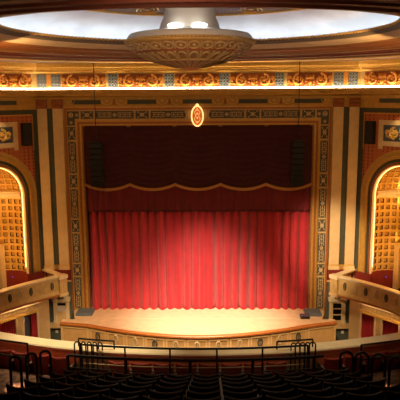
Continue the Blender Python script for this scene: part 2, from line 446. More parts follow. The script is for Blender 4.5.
# ------------------------------------------------------------------ proscenium frame
pf=thing('proscenium_frame','ornate gilded frame of arabesque panels around the stage opening','frame',(0,PY,0))
def rectframe(mb, xo, zo, xi, zi, d0, d1, m):      # U-shaped flat frame, bottom open
    for sd in (-1,1): mb.box(min(sd*xo,sd*xi),max(sd*xo,sd*xi),PY-d1,PY-d0,0,zo,m)
    mb.box(-xi,xi,PY-d1,PY-d0,zi,zo,m)
mb=MB(); rectframe(mb,7.03,11.17,6.93,11.07,0,.16,rust); mb.build('outer_moulding',pf)
mb=MB(); rectframe(mb,6.93,11.07,6.44,10.52,0,.10,ochre2); mb.build('panel_border',pf)
mb=MB(); rectframe(mb,6.44,10.52,6.36,10.44,0,.17,gold); rectframe(mb,6.36,10.44,6.24,10.32,0,.13,rust); rectframe(mb,6.24,10.32,6.14,10.24,0,.19,gold); rectframe(mb,6.14,10.24,6.06,10.16,-.3,.1,brown)
mb.build('inner_moulding',pf)
def panel(cx,cz,w,h,name='ornament_panel'):
    mb=MB(); T=TP(cx,cz,PY-.10)
    mb.box(-w/2,w/2,-.02,.012,-h/2,h/2,field,T)
    p=mb.build(name,pf,origin=(cx,PY-.1,cz)); mb=MB()
    arabesque(mb,TP(cx,cz,PY-.112),w*.92,h*.94,relief)
    mb.build('panel_relief',p)
for sd in (-1,1):
    cx=sd*6.69
    for z1,z0 in ((10.17,9.50),(9.39,7.70),(7.60,6.94),(6.83,5.24),(5.15,4.48),(4.38,2.75),(2.65,2.01),(1.90,.12)):
        panel(cx,(z0+z1)/2,.40,z1-z0)
    for x0,x1 in ((6.17,5.50),(5.38,3.36),(3.26,2.57),(2.46,.62)):
        panel(sd*(x0+x1)/2,10.80,x0-x1,.40)
    mb=MB(); T=lambda a,d,b: (sd*a,PY-.10-d,b)
    mb.box(6.49,6.90,-.02,.012,10.25,11.0,field,T); mb.box(6.27,6.49,-.02,.012,10.60,11.0,field,T)
    rosette(mb,lambda a,d,b:T(a,d+.012,b),6.69,10.80,.17,relief,.014); rosette(mb,lambda a,d,b:T(a,d+.012,b),6.69,10.40,.1,relief,.014); rosette(mb,lambda a,d,b:T(a,d+.012,b),6.38,10.80,.1,relief,.014)
    mb.build('corner_panel',pf,origin=(sd*6.7,PY-.1,10.25))
    mb=MB(); mb.box(sd*6.22-.44,sd*6.22+.44,PY-1.05,PY-.2,.005,.16,bluegry,bev=.02); o=mb.build('plinth_block')
    tag(o,'blue-grey plinth block under the %s foot of the gilded stage frame'%('left' if sd<0 else 'right'),'plinth')

# central oval cartouche
md=thing('oval_cartouche','glowing orange oval cartouche with beaded border above the stage','emblem',(0,PY-.2,10.2))
mb=MB(); mb.grid([[(r*.29*math.cos(2*PI*k/40),PY-.22-d,10.72+r*.50*math.sin(2*PI*k/40)) for k in range(40)] for r,d in ((1.0,-.05),(1.0,.0),(.9,.05),(.02,.07))],medf,closev=True); mb.build('oval_field',md)
mb=MB()
for k in range(44):
    a=2*PI*k/44; mb.blob((.30*math.cos(a),PY-.27,10.72+.52*math.sin(a)),.042,.045,.042,medl,6,4)
mb.blob((0,PY-.27,11.28),.09,.06,.09,medl); mb.build('bead_border',md)
mb=MB(); T=TP(0,10.72,PY-.28)
for sg in (-1,1):
    mb.tube([T(sg*.05,.03,-.33),T(sg*.16,.04,-.15),T(sg*.07,.04,.02),T(sg*.15,.04,.2),T(sg*.03,.03,.33)],.022,medr,5)
for z in (-.32,-.1,.12,.34): mb.blob((0,.03,z),.06,.04,.06,medr,6,4,T)
mb.build('oval_relief',md)
for sg in (-1,1):
    mb=MB(); T=TP(sg*.52,10.78,PY-.2)
    mb.tube([T(-.12,.02,-.2),T(.12,.03,.2)],.04,relief,5); mb.tube([T(-.12,.02,.2),T(.12,.03,-.2)],.04,relief,5); mb.build('side_scroll',md)

# ------------------------------------------------------------------ stage
ts=[i/40 for i in range(41)]
edge=[(-7.27,30.6),(-5.67,30.25)]
for t in [i/36 for i in range(1,36)]:
    x=-5.67+11.34*t; u=x/5.67
    edge.append((x,28.80+1.45*abs(u)**1.8))
edge+=[(5.67,30.25),(7.27,30.75)]
mb=MB()
back=[(p[0],38.0) for p in edge]
notch=[(7.27,31.15),(6.6,31.15),(6.95,32.35),(6.95,38),(-6.95,38),(-6.95,32.35),(-6.6,31.1),(-7.27,31.1)]
mb.face([(x,y,0) for x,y in edge+notch],wood)
st=struct(mb.build('stage_floor',origin=(0,30,0)))
mb=MB(); path=edge
prof=[(0.12,.012),(-.07,.012),(-.1,-.02),(-.1,-.09),(-.04,-.13),(.02,-.13)]
def offs(path):
    out=[]
    for i,p in enumerate(path):
        a=Vector(path[max(i-1,0)]); b=Vector(path[min(i+1,len(path)-1)]); t=(b-a).normalized(); out.append((p,(-t.y,t.x)))
    return out
mb.grid([[(p[0]+n[0]*d,p[1]+n[1]*d,z) for d,z in prof] for p,n in offs(path)],nosing); mb.build('edge_nosing',st)
mb=MB()
mb.grid([[(x,y,z) for x,y in [(p[0]+n[0]*.02,p[1]+n[1]*.02) for p,n in offs(path)]] for z in (-.1,-1.25,-2.2)],stagef)
sf=struct(mb.build('stage_front',origin=(0,30,-2.2)))
mb=MB()
ln=[(-5.15,30.75),(-4.8,31.25),(0,31.15),(5.1,31.3),(5.5,30.8)]
mb.grid([[(p[0]+n[0]*d,p[1]+n[1]*d,.006) for d in (-.03,.03)] for p,n in offs(ln)],woodln); mb.build('pale_floor_line',st,smooth=0)
# panels with oval wreaths round the curved front
cum=[0]
for a,b in zip(edge,edge[1:]): cum.append(cum[-1]+math.dist(a,b))
def along(s):
    for i in range(len(edge)-1):
        if s<=cum[i+1] or i==len(edge)-2:
            t=(s-cum[i])/(cum[i+1]-cum[i]); a,b=edge[i],edge[i+1]
            tx,ty=(b[0]-a[0]),(b[1]-a[1]); l=math.hypot(tx,ty)
            return (a[0]+t*tx,a[1]+t*ty),(tx/l,ty/l)
sA=cum[1]; sB=cum[-2]; npan=11; pitch=(sB-sA)/npan
def front_T(sc):
    (x,y),(tx,ty)=along(sc)
    return lambda a,d,b: (x+a*tx+ (d)*ty, y+a*ty-(d)*tx, b)
for k in range(npan):
    sc=sA+(k+.5)*pitch; mb=MB(); F=front_T(sc); h=pitch/2
    def Fc(a,d,b,sc=sc):
        (x,y),(tx,ty)=along(sc+a); return (x+d*ty,y-d*tx,b)
    for a0,a1,z0,z1 in ((-h+.04,-h+.11,-1.2,-.2),(h-.11,h-.04,-1.2,-.2),(-h+.11,h-.11,-.27,-.2),(-h+.11,h-.11,-1.2,-1.12)):
        mb.box(a0,a1,.0,.035,z0,z1,stagef2,Fc)
    p=mb.build('front_panel',sf,origin=(*along(sc)[0],-1.2))
    mb=MB(); m=field if k in (0,3,8,10) else relief
    mb.tube([F(.11*math.cos(2*PI*i/20),.03,-.52+.22*math.sin(2*PI*i/20)) for i in range(20)],.04,m,6,closed=True)
    mb.tube([F(0,.03,-.72),F(0,.03,-.34)],.025,m,5)
    mb.build('oval_wreath',p)
for sd in (-1,1):
    sc=cum[1]/2 if sd<0 else (cum[-2]+cum[-1])/2; L=cum[1] if sd<0 else cum[-1]-cum[-2]
    F=front_T(sc); mb=MB(); h=L/2
    for a0,a1,z0,z1 in ((-h+.04,-h+.13,-1.3,-.16),(h-.13,h-.04,-1.3,-.16),(-h+.13,h-.13,-.24,-.16),(-h+.13,h-.13,-1.3,-1.2)):
        mb.box(a0,a1,0,.035,z0,z1,stagef2,F)
    mb.build('front_panel',sf)
    # stage cheek: return of the platform to the wall
    e=edge[0] if sd<0 else edge[-1]
    q=[(sd*7.27,e[1]),(sd*7.27,31.12),(sd*6.6,31.12),(sd*6.95,32.35),(sd*6.95,PY)]
    mb=MB(); mb.grid([[(x,y,z) for x,y in q] for z in (-.005,-2.2)],stagef); mb.build('stage_return',sf,smooth=0)
# backstage dark wall behind curtain
mb=MB(); mb.box(-9,9,38,38.2,-.1,13.4,nearblk); struct(mb.build('wall_backstage'))

# ------------------------------------------------------------------ curtains
def pleated(x0,x1,z0,z1,y,n,amp,m,mb,nz=8,seed=1,hemwob=.03,step=10):
    rnd=random.Random(seed); ph=[rnd.uniform(-.8,.8) for _ in range(n+2)]; am=[rnd.uniform(.3,1.25) for _ in range(n+2)]
    NX=n*step; rows=[]
    for j in range(nz+1):
        t=j/nz; row=[]
        for i in range(NX+1):
            u=i/NX*n; k=int(u); f=u-k
            A=am[k]*(1-f)+am[k+1]*f; P=ph[k]*(1-f)+ph[k+1]*f
            w=2*abs(math.sin(PI*u+P*.35))**.8-1
            z=z0+(z1-z0)*t
            if j==0: z+=hemwob*(.5-w*.5)
            row.append((x0+(x1-x0)*i/NX+.03*math.sin(3*t+u), y-amp*A*w*(1-.25*t)-.03*math.sin(u*.37*2*PI), z))
        rows.append(row)
    mb.grid(rows,m)
cu=thing('house_curtain','tall red velvet house curtain hanging in pleats to the stage floor','curtain',(0,PY+.2,.03))
for sd in (-1,1):
    mb=MB(); x=(-6.04,.05) if sd<0 else (-.05,6.04)
    pleated(x[0],x[1],.10,8.6,PY+.20+(.0 if sd<0 else .03),13,.22,velvet,mb,seed=5+sd); mb.build('curtain_leaf',cu,smooth=80)
    mb=MB(); pleated(x[0],x[1],.0,.14,PY+.195+(.0 if sd<0 else .03),13,.222,velvet,mb,nz=2,seed=5+sd,hemwob=.0); mb.build('hem',cu,smooth=80)
bo=thing('border_curtain','pleated red border curtain hanging just below the scalloped valance','curtain',(0,PY-.03,5.5))
mb=MB(); pleated(-6.04,6.04,5.62,9.6,PY-.02,36,.045,velvet_shade,mb,seed=11,hemwob=.0); mb.build('drape',bo,smooth=80)
mb=MB(); pleated(-6.04,6.04,5.58,5.68,PY-.025,36,.047,velvet_deep_shade,mb,nz=1,seed=11,hemwob=0); mb.build('hem',bo,smooth=80)
va=thing('valance','shade-darkened red scalloped valance with gold fringe across top of stage','valance',(0,PY-.1,6.6))
def scal(x):
    u=((x+6.07)/2.428)%1.0
    return 6.84+.28*(2*u-1)**2
NX=200; rows=[]
for j in range(41):
    t=j/40; row=[]
    for i in range(NX+1):
        x=-6.04+12.08*i/NX; zb=scal(min(max(x,-6.069),6.069)); z=zb+(10.3-zb)*t
        u=((x+6.07)/2.428)%1.0
        y=PY-.10-.03*math.sin(t*70+1.2*math.sin(u*PI))*(.35+.65*math.sin(u*PI))-.06*math.sin(u*PI)
        row.append((x,y,z))
    rows.append(row)
mb=MB(); mb.grid(rows,velvet_deep_shade); mb.build('drape',va,smooth=80)
mb=MB()
for k in range(5):
    pts=[]
    for i in range(17):
        x=-6.07+2.428*k+2.428*i/16; xx=min(max(x,-6.07+2.428*k+1e-4),-6.07+2.428*(k+1)-1e-4); pts.append((x,PY-.18,scal(xx)))
    rows=[[(p[0],p[1]-.02*math.sin(q),p[2]+z) for p in pts] for q,z in ((0,.05),(1.5,.03),(1.5,-.06),(0,-.11))]
    mb.grid(rows,fringe)
mb.build('fringe',va)
# ------------------------------------------------------------------ hanging speaker arrays
for sd,cx in ((-1,-5.3),(1,5.25)):
    t=thing('speaker_array','black line array of loudspeakers hanging before the %s of the valance'%('left' if sd<0 else 'right'),'loudspeaker',(cx,32.0,7.05))
    nb=8; h=2.32/nb
    for k in range(nb):
        z=7.05+k*h; y=31.95+.012*(k-4)**2*.5; mb=MB()
        mb.box(cx-.31,cx+.31,y-.2,y+.22,z+.012,z+h-.012,nearblk,bev=.02)
        p=mb.build('cabinet',t); mb=MB()
        mb.box(cx-.27,cx+.27,y-.215,y-.2,z+.04,z+h-.04,black); mb.build('grille',p)
    mb=MB(); mb.box(cx-.25,cx+.25,31.8,32.2,9.38,9.45,black); mb.tube([(cx-.25,32,9.42),(cx,32,9.66),(cx+.25,32,9.42)],.015,black,5); mb.build('bumper_frame',t)
    mb=MB(); mb.tube([(cx,32,9.64),(cx,32,13.47)],.022,black,6); mb.build('hanging_cable',t)

# ------------------------------------------------------------------ side walls: niches, boxes, doors
for sd in (-1,1):
    sn='left' if sd<0 else 'right'; T=W(sd)
    base=T(S0,0,2.3)
    ni=thing('arched_niche','warmly lit coffered arched niche above the %s theatre box'%sn,'niche',base)
    # archivolt: profile swept along jamb + arch
    def PF(prof,m,name):
        mb=MB(); path=[]
        path.append(lambda r,n: T(S0-r,n,2.33)); 
        for i in range(49):
            a=PI*i/48
            path.append(lambda r,n,a=a: T(S0-r*math.cos(a),n,ZS+r*math.sin(a)))
        path.append(lambda r,n: T(S0+r,n,2.33))
        sweep(prof,path,m,mb); return mb.build(name,ni)
    PF([(RA,-.12),(RA,.02),(RA+.05,.06)],cream2,'reveal')
    PF([(RA+.05,.06),(RA+.18,.06),(RA+.2,.03)],rust,'inner_band')
    PF([(RA+.2,.03),(RA+.22,.07),(RA+.26,.07),(RA+.27,.03),(RA+.35,.03)],green,'green_band')
    PF([(RA+.35,.03),(RA+.37,.09),(RA+.49,.09),(RA+.5,.05)],gold,'bead_moulding')
    PF([(RA+.5,.05),(RA+.66,.06),(RA+.68,.11),(RA+.76,.11),(RA+.78,0)],ochre,'outer_moulding')
    # coffered cylinder
    def cyl(th,z,dep=0): r=RA+dep; return T(S0-r*math.cos(th),-.12-r*math.sin(th)*.95,z)
    def sph(th,ph,dep=0):
        r=RA+dep; return T(S0-r*math.cos(th)*math.cos(ph),-.12-r*math.sin(th)*math.cos(ph)*.95,ZS+.12+r*math.sin(ph))
    def coffer(mb,f,a0,a1,b0,b1,ins,m1,m2,m3,dep=.10,boss=True):
        da=(a1-a0)*ins; db=(b1-b0)*ins
        o=[(a0,b0),(a1,b0),(a1,b1),(a0,b1)]; i=[(a0+da,b0+db),(a1-da,b0+db),(a1-da,b1-db),(a0+da,b1-db)]
        O=[f(a,b) for a,b in o]; I=[f(a,b) for a,b in i]; D=[f(a,b,dep) for a,b in i]
        for k in range(4):
            j=(k+1)%4
            mb.face([O[k],O[j],I[j],I[k]],m1); mb.face([I[k],I[j],D[j],D[k]],m2)
        mb.face(D,m2)
        if boss:
            ca=(a0+a1)/2; cb=(b0+b1)/2; ra=(a1-a0)*.24; rb=(b1-b0)*.24
            tip=f(ca,cb,-dep*.2); q=[f(ca+ra*x,cb+rb*y,dep*.8) for x,y in ((-1,-1),(1,-1),(1,1),(-1,1))]
            for k in range(4): mb.face([q[k],q[(k+1)%4],tip],m3)
    mb=MB(); NC=14; NR=11; z0,z1=2.42,6.42
    for i in range(NC):
        for j in range(NR):
            if 5<=i<=8 and j<4: 
                continue
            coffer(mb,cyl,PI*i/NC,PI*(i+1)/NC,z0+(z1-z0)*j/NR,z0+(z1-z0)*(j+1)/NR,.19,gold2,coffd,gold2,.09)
    mb.build('coffered_wall',ni,smooth=20)
    mb=MB(); mb.grid([[cyl(PI*i/28,z,.0) for i in range(29)] for z in (1.45,2.42)],dado); mb.build('dado_wall',ni)
    mb=MB(); NM=14; NP=7
    for i in range(NM):
        for j in range(NP):
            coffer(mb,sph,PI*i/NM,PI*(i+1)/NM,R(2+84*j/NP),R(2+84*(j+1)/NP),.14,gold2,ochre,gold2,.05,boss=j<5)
    mb.build('half_dome',ni,smooth=20)
    mb=MB()
    prof=[(0,6.42),(-.06,6.44),(-.08,6.52),(-.16,6.58),(-.18,6.70),(-.14,6.72),(-.14,6.78),(0,6.80)]
    mb.grid([[cyl(PI*i/28,z,d) for d,z in prof] for i in range(29)],cream2); mb.grid([[cyl(PI*i/28,z) for i in range(29)] for z in (6.4,6.86)],gold2); mb.build('springing_cornice',ni)
    for sg in (-1,1): 
        mb=MB(); mb.face([T(S0+sg*RA,.02,1.4),T(S0+sg*RA,-.14,1.4),T(S0+sg*RA,-.14,2.36),T(S0+sg*RA,.02,2.36)],dado)
        mb.build('dado_reveal',ni)
    rl=RA-.02     # lamp run round the inside of the reveal
    mb=MB(); mb.tube([T(S0-rl,-.10,2.7)]+[T(S0-rl*math.cos(PI*i/32),-.10,ZS+rl*math.sin(PI*i/32)) for i in range(33)]+[T(S0+rl,-.10,2.7)],.015,nichel,5)
    mb.build('strip_lamp',ni)
    # door at the back of the niche
    dz0=1.45
    dr=thing('box_doorway','cream door surround with dark opening at the back of the %s niche'%sn,'doorway',T(S0,-1.3,dz0))
    mb=MB()
    for sg in (-1,1): mb.box(S0+sg*.86-.14,S0+sg*.86+.14,-1.62,-1.16,dz0,3.72,cream,T)
    mb.build('jamb',dr)
    mb=MB(); mb.box(S0-1.0,S0+1.0,-1.62,-1.14,3.72,3.92,cream,T); mb.box(S0-1.05,S0+1.05,-1.62,-1.1,3.92,3.98,gold2,T); mb.build('lintel',dr)
    mb=MB(); mb.box(S0-.72,S0+.72,-1.60,-1.56,dz0,3.72,nearblk,T); mb.build('dark_opening',dr)
    pl=MB(); a=.62 if sd<0 else .60
    pt=T(S0-RA*math.cos(a)*.97,-.12-RA*math.sin(a)*.91,2.05)
    pl.blob(pt,.035,.035,.025,bluel); o=pl.build('pilot_lamp'); tag(o,'tiny blue pilot lamp on the red dado of the %s box'%sn,'lamp')
    # framed relief above the arch
    pp=thing('relief_picture','gilded relief on blue ground in cream frame above the %s niche'%sn,'wall relief',T(S0,.05,9.2))
    mb=MB(); a0,a1,b0,b1=S0-1.42,S0+1.42,9.2,10.5
    for q in ((a0,a1,b1-.24,b1),(a0,a1,b0,b0+.24),(a0,a0+.26,b0+.24,b1-.24),(a1-.26,a1,b0+.24,b1-.24)):
        mb.box(q[0],q[1],0,.10,q[2],q[3],cream,T)
    for e in (a0,a1-.24): mb.box(e,e+.24,0,.09,b0-.16,b0,cream,T)
    mb.build('frame',pp)
    mb=MB(); mb.box(a0+.26,a1-.26,.0,.03,b0+.24,b1-.24,picblue,T); mb.build('ground',pp)
    mb=MB(); Tq=lambda a,d,b: T(S0+a,.03+d,9.85+b)
    scroll_relief(mb,Tq,1.95,.66,gold2); mb.build('relief_scrolls',pp)
    mb=MB(); mb.box(.53,1.06,.0,.22,9.25,10.43,nearblk,T,bev=.02); mb.box(.57,1.02,.22,.235,9.29,10.39,black,T); o=mb.build('wall_speaker')
    tag(o,'upright black loudspeaker beside the relief picture on the %s wall'%sn,'loudspeaker')

    # theatre box ---------------------------------------------------
    nb=1.83; bx=thing('theatre_box','curved ochre-fronted theatre box jutting out from the %s side wall'%sn,'theatre box',T(1.2,.9,1.3))
    # front path from corner, in (s,n), slightly concave
    sc0=.17
    fp=[(sc0+ t*5.6, nb-.16*math.sin(PI*min(t*1.3,1))+ .35*max(0,t-.6)) for t in [i/24 for i in range(25)]]
    rp=[(.0,.06),(sc0,nb)]
    def rail(prof,m,name,path,parent=bx):
        mb=MB(); rows=[]
        for i,p in enumerate(path):
            a=Vector(path[max(i-1,0)]); b=Vector(path[min(i+1,len(path)-1)]); t=(b-a).normalized(); nn=Vector((-t.y,t.x))
            rows.append([T(p[0]+nn.x*d,p[1]+nn.y*d,z) for d,z in prof])
        mb.grid(rows,m)
        mb.face(rows[0],m); mb.face(rows[-1],m)
        return mb.build(name,parent)
    capP=[(-.22,2.30),(-.24,2.34),(-.24,2.40),(.12,2.40),(.14,2.36),(.10,2.32),(.06,2.26),(-.1,2.26)]
    fas=[(-.12,2.27),(.04,2.27),(.04,1.60),(.07,1.56),(.10,1.48),(.12,1.46),(.12,1.40),(-.12,1.40)]
    low=[(-.14,1.41),(.14,1.41),(.14,1.33),(.08,1.29),(-.14,1.29)]
    rail(capP,cream2,'cap_rail',fp); rail(fas,ochre2,'front_panel',fp); rail(low,rust,'lower_moulding',fp)
    rail(capP,cream2,'return_rail',rp); rail(fas,ochre2,'return_panel',rp); rail(low,rust,'return_moulding',rp)
    mb=MB(); mb.box(sc0-.16,sc0+.30,nb-.12,nb+.15,1.30,2.28,ochre2,T); mb.box(sc0-.2,sc0+.34,nb-.16,nb+.19,2.24,2.42,cream2,T); mb.box(sc0-.2,sc0+.34,nb-.14,nb+.18,1.29,1.45,cream,T)
    rosette(mb,lambda a,d,b:T(a,nb+.15+d,b),sc0+.07,1.85,.13,relief,.02)
    cp=mb.build('corner_pedestal',bx)
    for k in range(6):
        s=.85+k*.62; i=min(range(len(fp)),key=lambda q:abs(fp[q][0]-s)); n=fp[i][1]+.05
        mb=MB(); m=field if k%2==0 else relief
        mb.tube([T(s+.07*math.cos(2*PI*j/18),n+.02,1.93+.19*math.sin(2*PI*j/18)) for j in range(18)],.03,m,6,closed=True)
        mb.blob((s,n+.01,1.93),.03,.02,.12,m,6,4,T)
        mb.build('oval_ornament',bx)
    mb=MB(); poly=[T(0,0,1.36)]+[T(p[0],p[1]-.05,1.36) for p in fp]+[T(6.2,0,1.36)]; mb.face(poly,dado)
    mb.face([(p[0],p[1],1.30) for p in poly],cream); mb.build('box_floor',bx,smooth=0)

    # doors below the box: screen wall with two curtained openings
    n0=.6; dw=MB()
    for a0,a1,z0,z1 in ((.28,1.0,-2.2,1.3),(1.96,2.34,-2.2,.28),(3.4,3.8,-2.2,.28),(4.9,6.5,-2.2,1.3),(1.0,4.9,.28,1.3)):
        dw.box(a0,a1,n0-.25,n0,z0,z1,cream,T)
    wd=struct(dw.build('wall_under_box_'+sn))
    mb=MB()
    for a in (1.0,1.90,2.3,3.36): mb.box(a,a+.09,n0,n0+.05,-2.2,.34,cream2,T)
    mb.box(1.0,5,n0,n0+.06,.30,.42,gold2,T); mb.box(1.0,5,n0,n0+.12,.80,.92,cream2,T); mb.box(1.0,5,n0,n0+.04,.52,.78,ochre2,T)
    for k in range(14):
        Tq=lambda a,d,b,k=k: T(1.16+k*.26+a,n0+.04+d,.65+b); rosette(mb,Tq,0,0,.09,relief,.012,6)
    mb.build('lintel_moulding',wd)
    mb=MB(); mb.tube([T(1.3,n0+.35,1.20),T(4.8,n0+.35,1.20)],.02,boxl,5); mb.build('strip_lamp',wd)
    mb=MB(); mb.box(.9,5,n0-1.6,n0-1.5,-2.2,1.3,teal,T); mb.build('passage_wall',wd)
    for (a0,a1),wh in (((1.02,1.96),'nearest the stage'),((2.34,3.4),'farther from the stage')):
        if sd<0 and a0<2:
            spans=[(1.02,1.34),(1.78,1.96)]
        else: spans=[(a0,a1)]
        cn=thing('doorway_curtain','red curtain in the doorway under the %s box %s'%(sn,wh),'curtain',T((a0+a1)/2,n0-.15,-2.2))
        for b0,b1 in spans:
            rows=[]; n=max(4,int((b1-b0)/.12))
            for j in range(9):
                z=-2.15+2.43*j/8; row=[]
                for i in range(n*6+1):
                    u=i/6; f=i/(n*6)
                    row.append(T(b0+(b1-b0)*f, n0-.15+.045*math.sin(2*PI*u+.4*math.sin(u)), z))
                rows.append(row)
            mb=MB(); mb.grid(rows,velvet); mb.build('curtain_leaf',cn,smooth=80)
        mb=MB(); mb.tube([T(a0,n0-.15,.26),T(a1,n0-.15,.26)],.02,black,6); mb.build('curtain_rod',cn)
    if sd<0:
        mb=MB(); rows=[]
        for j in range(11):
            t=j/10; wv=.10+.14*math.sin(PI*min(1,t*1.1)**.7)
            rows.append([T(1.58+wv*math.cos(2*PI*i/14)-.03*t,n0-.30+.06*math.sin(2*PI*i/14)+.01*math.sin(5*i),.12-1.3*t) for i in range(14)])
        mb.grid(rows,bluegry,closev=True); mb.face(rows[-1],bluegry); mb.face(rows[0],bluegry)
        o=mb.build('hanging_cloth'); tag(o,'grey-blue cloth hanging in the parted doorway curtain under left box','cloth')

    # small pedimented doorway beside the stage
    cx=sd*7.66; y=PY-.04
    ae=thing('pedimented_door','small pedimented cream door %s of the stage, %s'%(sn,'with paper notice' if sd<0 else 'with three dark panes'),'door',(cx,y,-.72))
    mb=MB()
    for sg in (-1,1):
        mb.box(cx+sg*.37-.07,cx+sg*.37+.07,y-.16,y,-.72,.55,cream2); mb.box(cx+sg*.37-.09,cx+sg*.37+.09,y-.18,y,-.72,-.58,cream2); mb.box(cx+sg*.37-.09,cx+sg*.37+.09,y-.18,y,.47,.55,gold2)
    mb.build('side_column',ae)
    mb=MB(); mb.box(cx-.50,cx+.50,y-.20,y,.55,.68,cream2)
    for sg in (-1,1):
        mb.prism([(cx+sg*.52,.68),(cx+sg*.52,.74),(cx+sg*.2,.92),(cx+sg*.14,.90),(cx+sg*.18,.68)],0,.2,cream2,lambda a,d,b:(a,y-d,b))
    mb.blob((cx,y-.12,.84),.10,.07,.13,gold2); mb.build('broken_pediment',ae)
    mb=MB(); mb.box(cx-.30,cx+.30,y-.06,y,-.72,.55,cream)
    for sg in (-1,1): mb.box(cx+sg*.27-.03,cx+sg*.27+.03,y-.09,y-.05,-.72,.5,cream2)
    d=mb.build('door_leaf',ae)
    if sd<0:
        mb=MB(); mb.box(cx-.22,cx+.22,y-.085,y-.06,.28,.42,glassdk); mb.build('dark_slot',d)
        mb=MB(); mb.box(cx-.22,cx+.22,y-.07,y-.06,-.08,.25,paper); mb.build('paper_notice',d)
    else:
        for z in (-.55,-.2,.15):
            mb=MB(); mb.box(cx-.22,cx+.22,y-.08,y-.055,z,z+.27,glassdk); mb.build('dark_pane',d)
    mb=MB(); mb.box(sd*8.42 if sd<0 else 7.3, -7.3 if sd<0 else 8.42, y-.22,y,-1.0,-.74,cream); mb.build('sill',ae)
    mb=MB(); mb.box(sd*8.0-.07,sd*8.0+.07,y-.05,y,-1.35,-1.2,paper); o=mb.build('wall_plate'); tag(o,'small white plate on the teal wall below %s pedimented door'%sn,'wall plate')

mb=MB(); mb.box(5.45,5.95,31.15,31.5,.012,.2,purple,bev=.03); mb.box(5.5,5.9,31.13,31.15,.04,.17,black); o=mb.build('stage_monitor')
tag(o,'small dark violet floor monitor lying on the stage at right','loudspeaker')

# ------------------------------------------------------------------ chandelier
cx,cy=DC[0]+.07,DC[1]-.05
ch=thing('chandelier','big shallow plaster bowl chandelier hanging in the dome opening','chandelier',(cx,cy,12.68))
mb=MB(); mb.lathe([(1.0,13.93),(.95,14.1),(.86,14.3),(.74,15.0),(.62,15.6),(.58,15.85)],dishw,(cx,cy,0),48); mb.build('stem',ch)
mb=MB(); mb.lathe([(2.08,13.58),(2.02,13.70),(1.95,13.76),(1.85,13.78),(1.84,13.72),(1.0,13.93)],dishw,(cx,cy,0),72); mb.build('upper_cap',ch)
mb=MB(); mb.lathe([(2.08,13.41),(2.15,13.45),(2.16,13.49),(2.10,13.52),(2.12,13.56),(2.08,13.58)],ochre2,(cx,cy,0),72)
for k in range(110):
    a=2*PI*k/110; mb.blob((cx+2.13*math.cos(a),cy+2.13*math.sin(a),13.54),.05,.05,.035,relief,5,4)
mb.build('rim_moulding',ch)
def cone(r0,z0,r1,z1):
    def f(a,t,h=0):     # angle, 0..1 along, outward height
        r=r0+(r1-r0)*t; z=z0+(z1-z0)*t; nr,nz=(z1-z0),-(r1-r0); L=math.hypot(nr,nz)
        return (cx+(r+h*nr/L)*math.cos(a),cy+(r+h*nr/L)*math.sin(a),z+h*nz/L)
    return f
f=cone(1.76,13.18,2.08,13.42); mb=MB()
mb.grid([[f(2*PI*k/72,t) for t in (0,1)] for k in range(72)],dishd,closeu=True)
for k in range(30):
    a=2*PI*k/30; w=2*PI/60*.8
    mb.tube([f(a+w*math.cos(2*PI*i/14),.5+.38*math.sin(2*PI*i/14),.015) for i in range(14)],.026,dishm,5,closed=True)
    mb.blob(f(a,.5,.02),.06,.06,.05,dishm,6,4)
    mb.tube([f(a+2*PI/60,.1,.015),f(a+2*PI/60,.9,.015)],.02,dishm,5)
mb.build('rosette_band',ch)
mb=MB(); mb.lathe([(1.72,13.15),(1.78,13.15),(1.80,13.19),(1.74,13.20)],dishr,(cx,cy,0),72); mb.build('red_line',ch)
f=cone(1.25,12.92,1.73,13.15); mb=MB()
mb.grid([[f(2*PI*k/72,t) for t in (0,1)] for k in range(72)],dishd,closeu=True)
for k in range(26):
    a=2*PI*k/26; w=PI/26
    mb.tube([f(a+w*.8*math.cos(PI*i/10),.12+.72*math.sin(PI*i/10),.02) for i in range(11)],.035,dishm,5)
    mb.tube([f(a+w,0,.02),f(a+w,1,.02)],.028,dishm,5)
mb.build('arcade_band',ch)
f=cone(.45,12.70,1.25,12.92); mb=MB()
mb.grid([[f(2*PI*k/48,t) for t in (0,1)] for k in range(48)],dishm,closeu=True)
for k in range(26):
    a=2*PI*k/26; mb.tube([f(a,0,.01),f(a,1,.02)],[.015,.03],dishd,5)
mb.tube([f(2*PI*i/60,.98,.02) for i in range(60)],.03,dishm,5,closed=True)
mb.build('ribbed_base',ch)
mb=MB(); mb.lathe([(.01,12.62),(.2,12.63),(.38,12.67),(.47,12.71),(.3,12.75)],gold,(cx,cy,0),32); mb.build('boss',ch)
for a in (-PI/2-.36,-PI/2+.30,PI/2-.33,PI/2+.33):
    mb=MB(); r=1.16
    mb.lathe([(.01,0),(.2,0),(.25,.04),(.22,.08),(.12,.11),(.01,.12)],bulbm,(cx+r*math.cos(a),cy+r*math.sin(a),13.90),12); mb.build('lamp',ch)

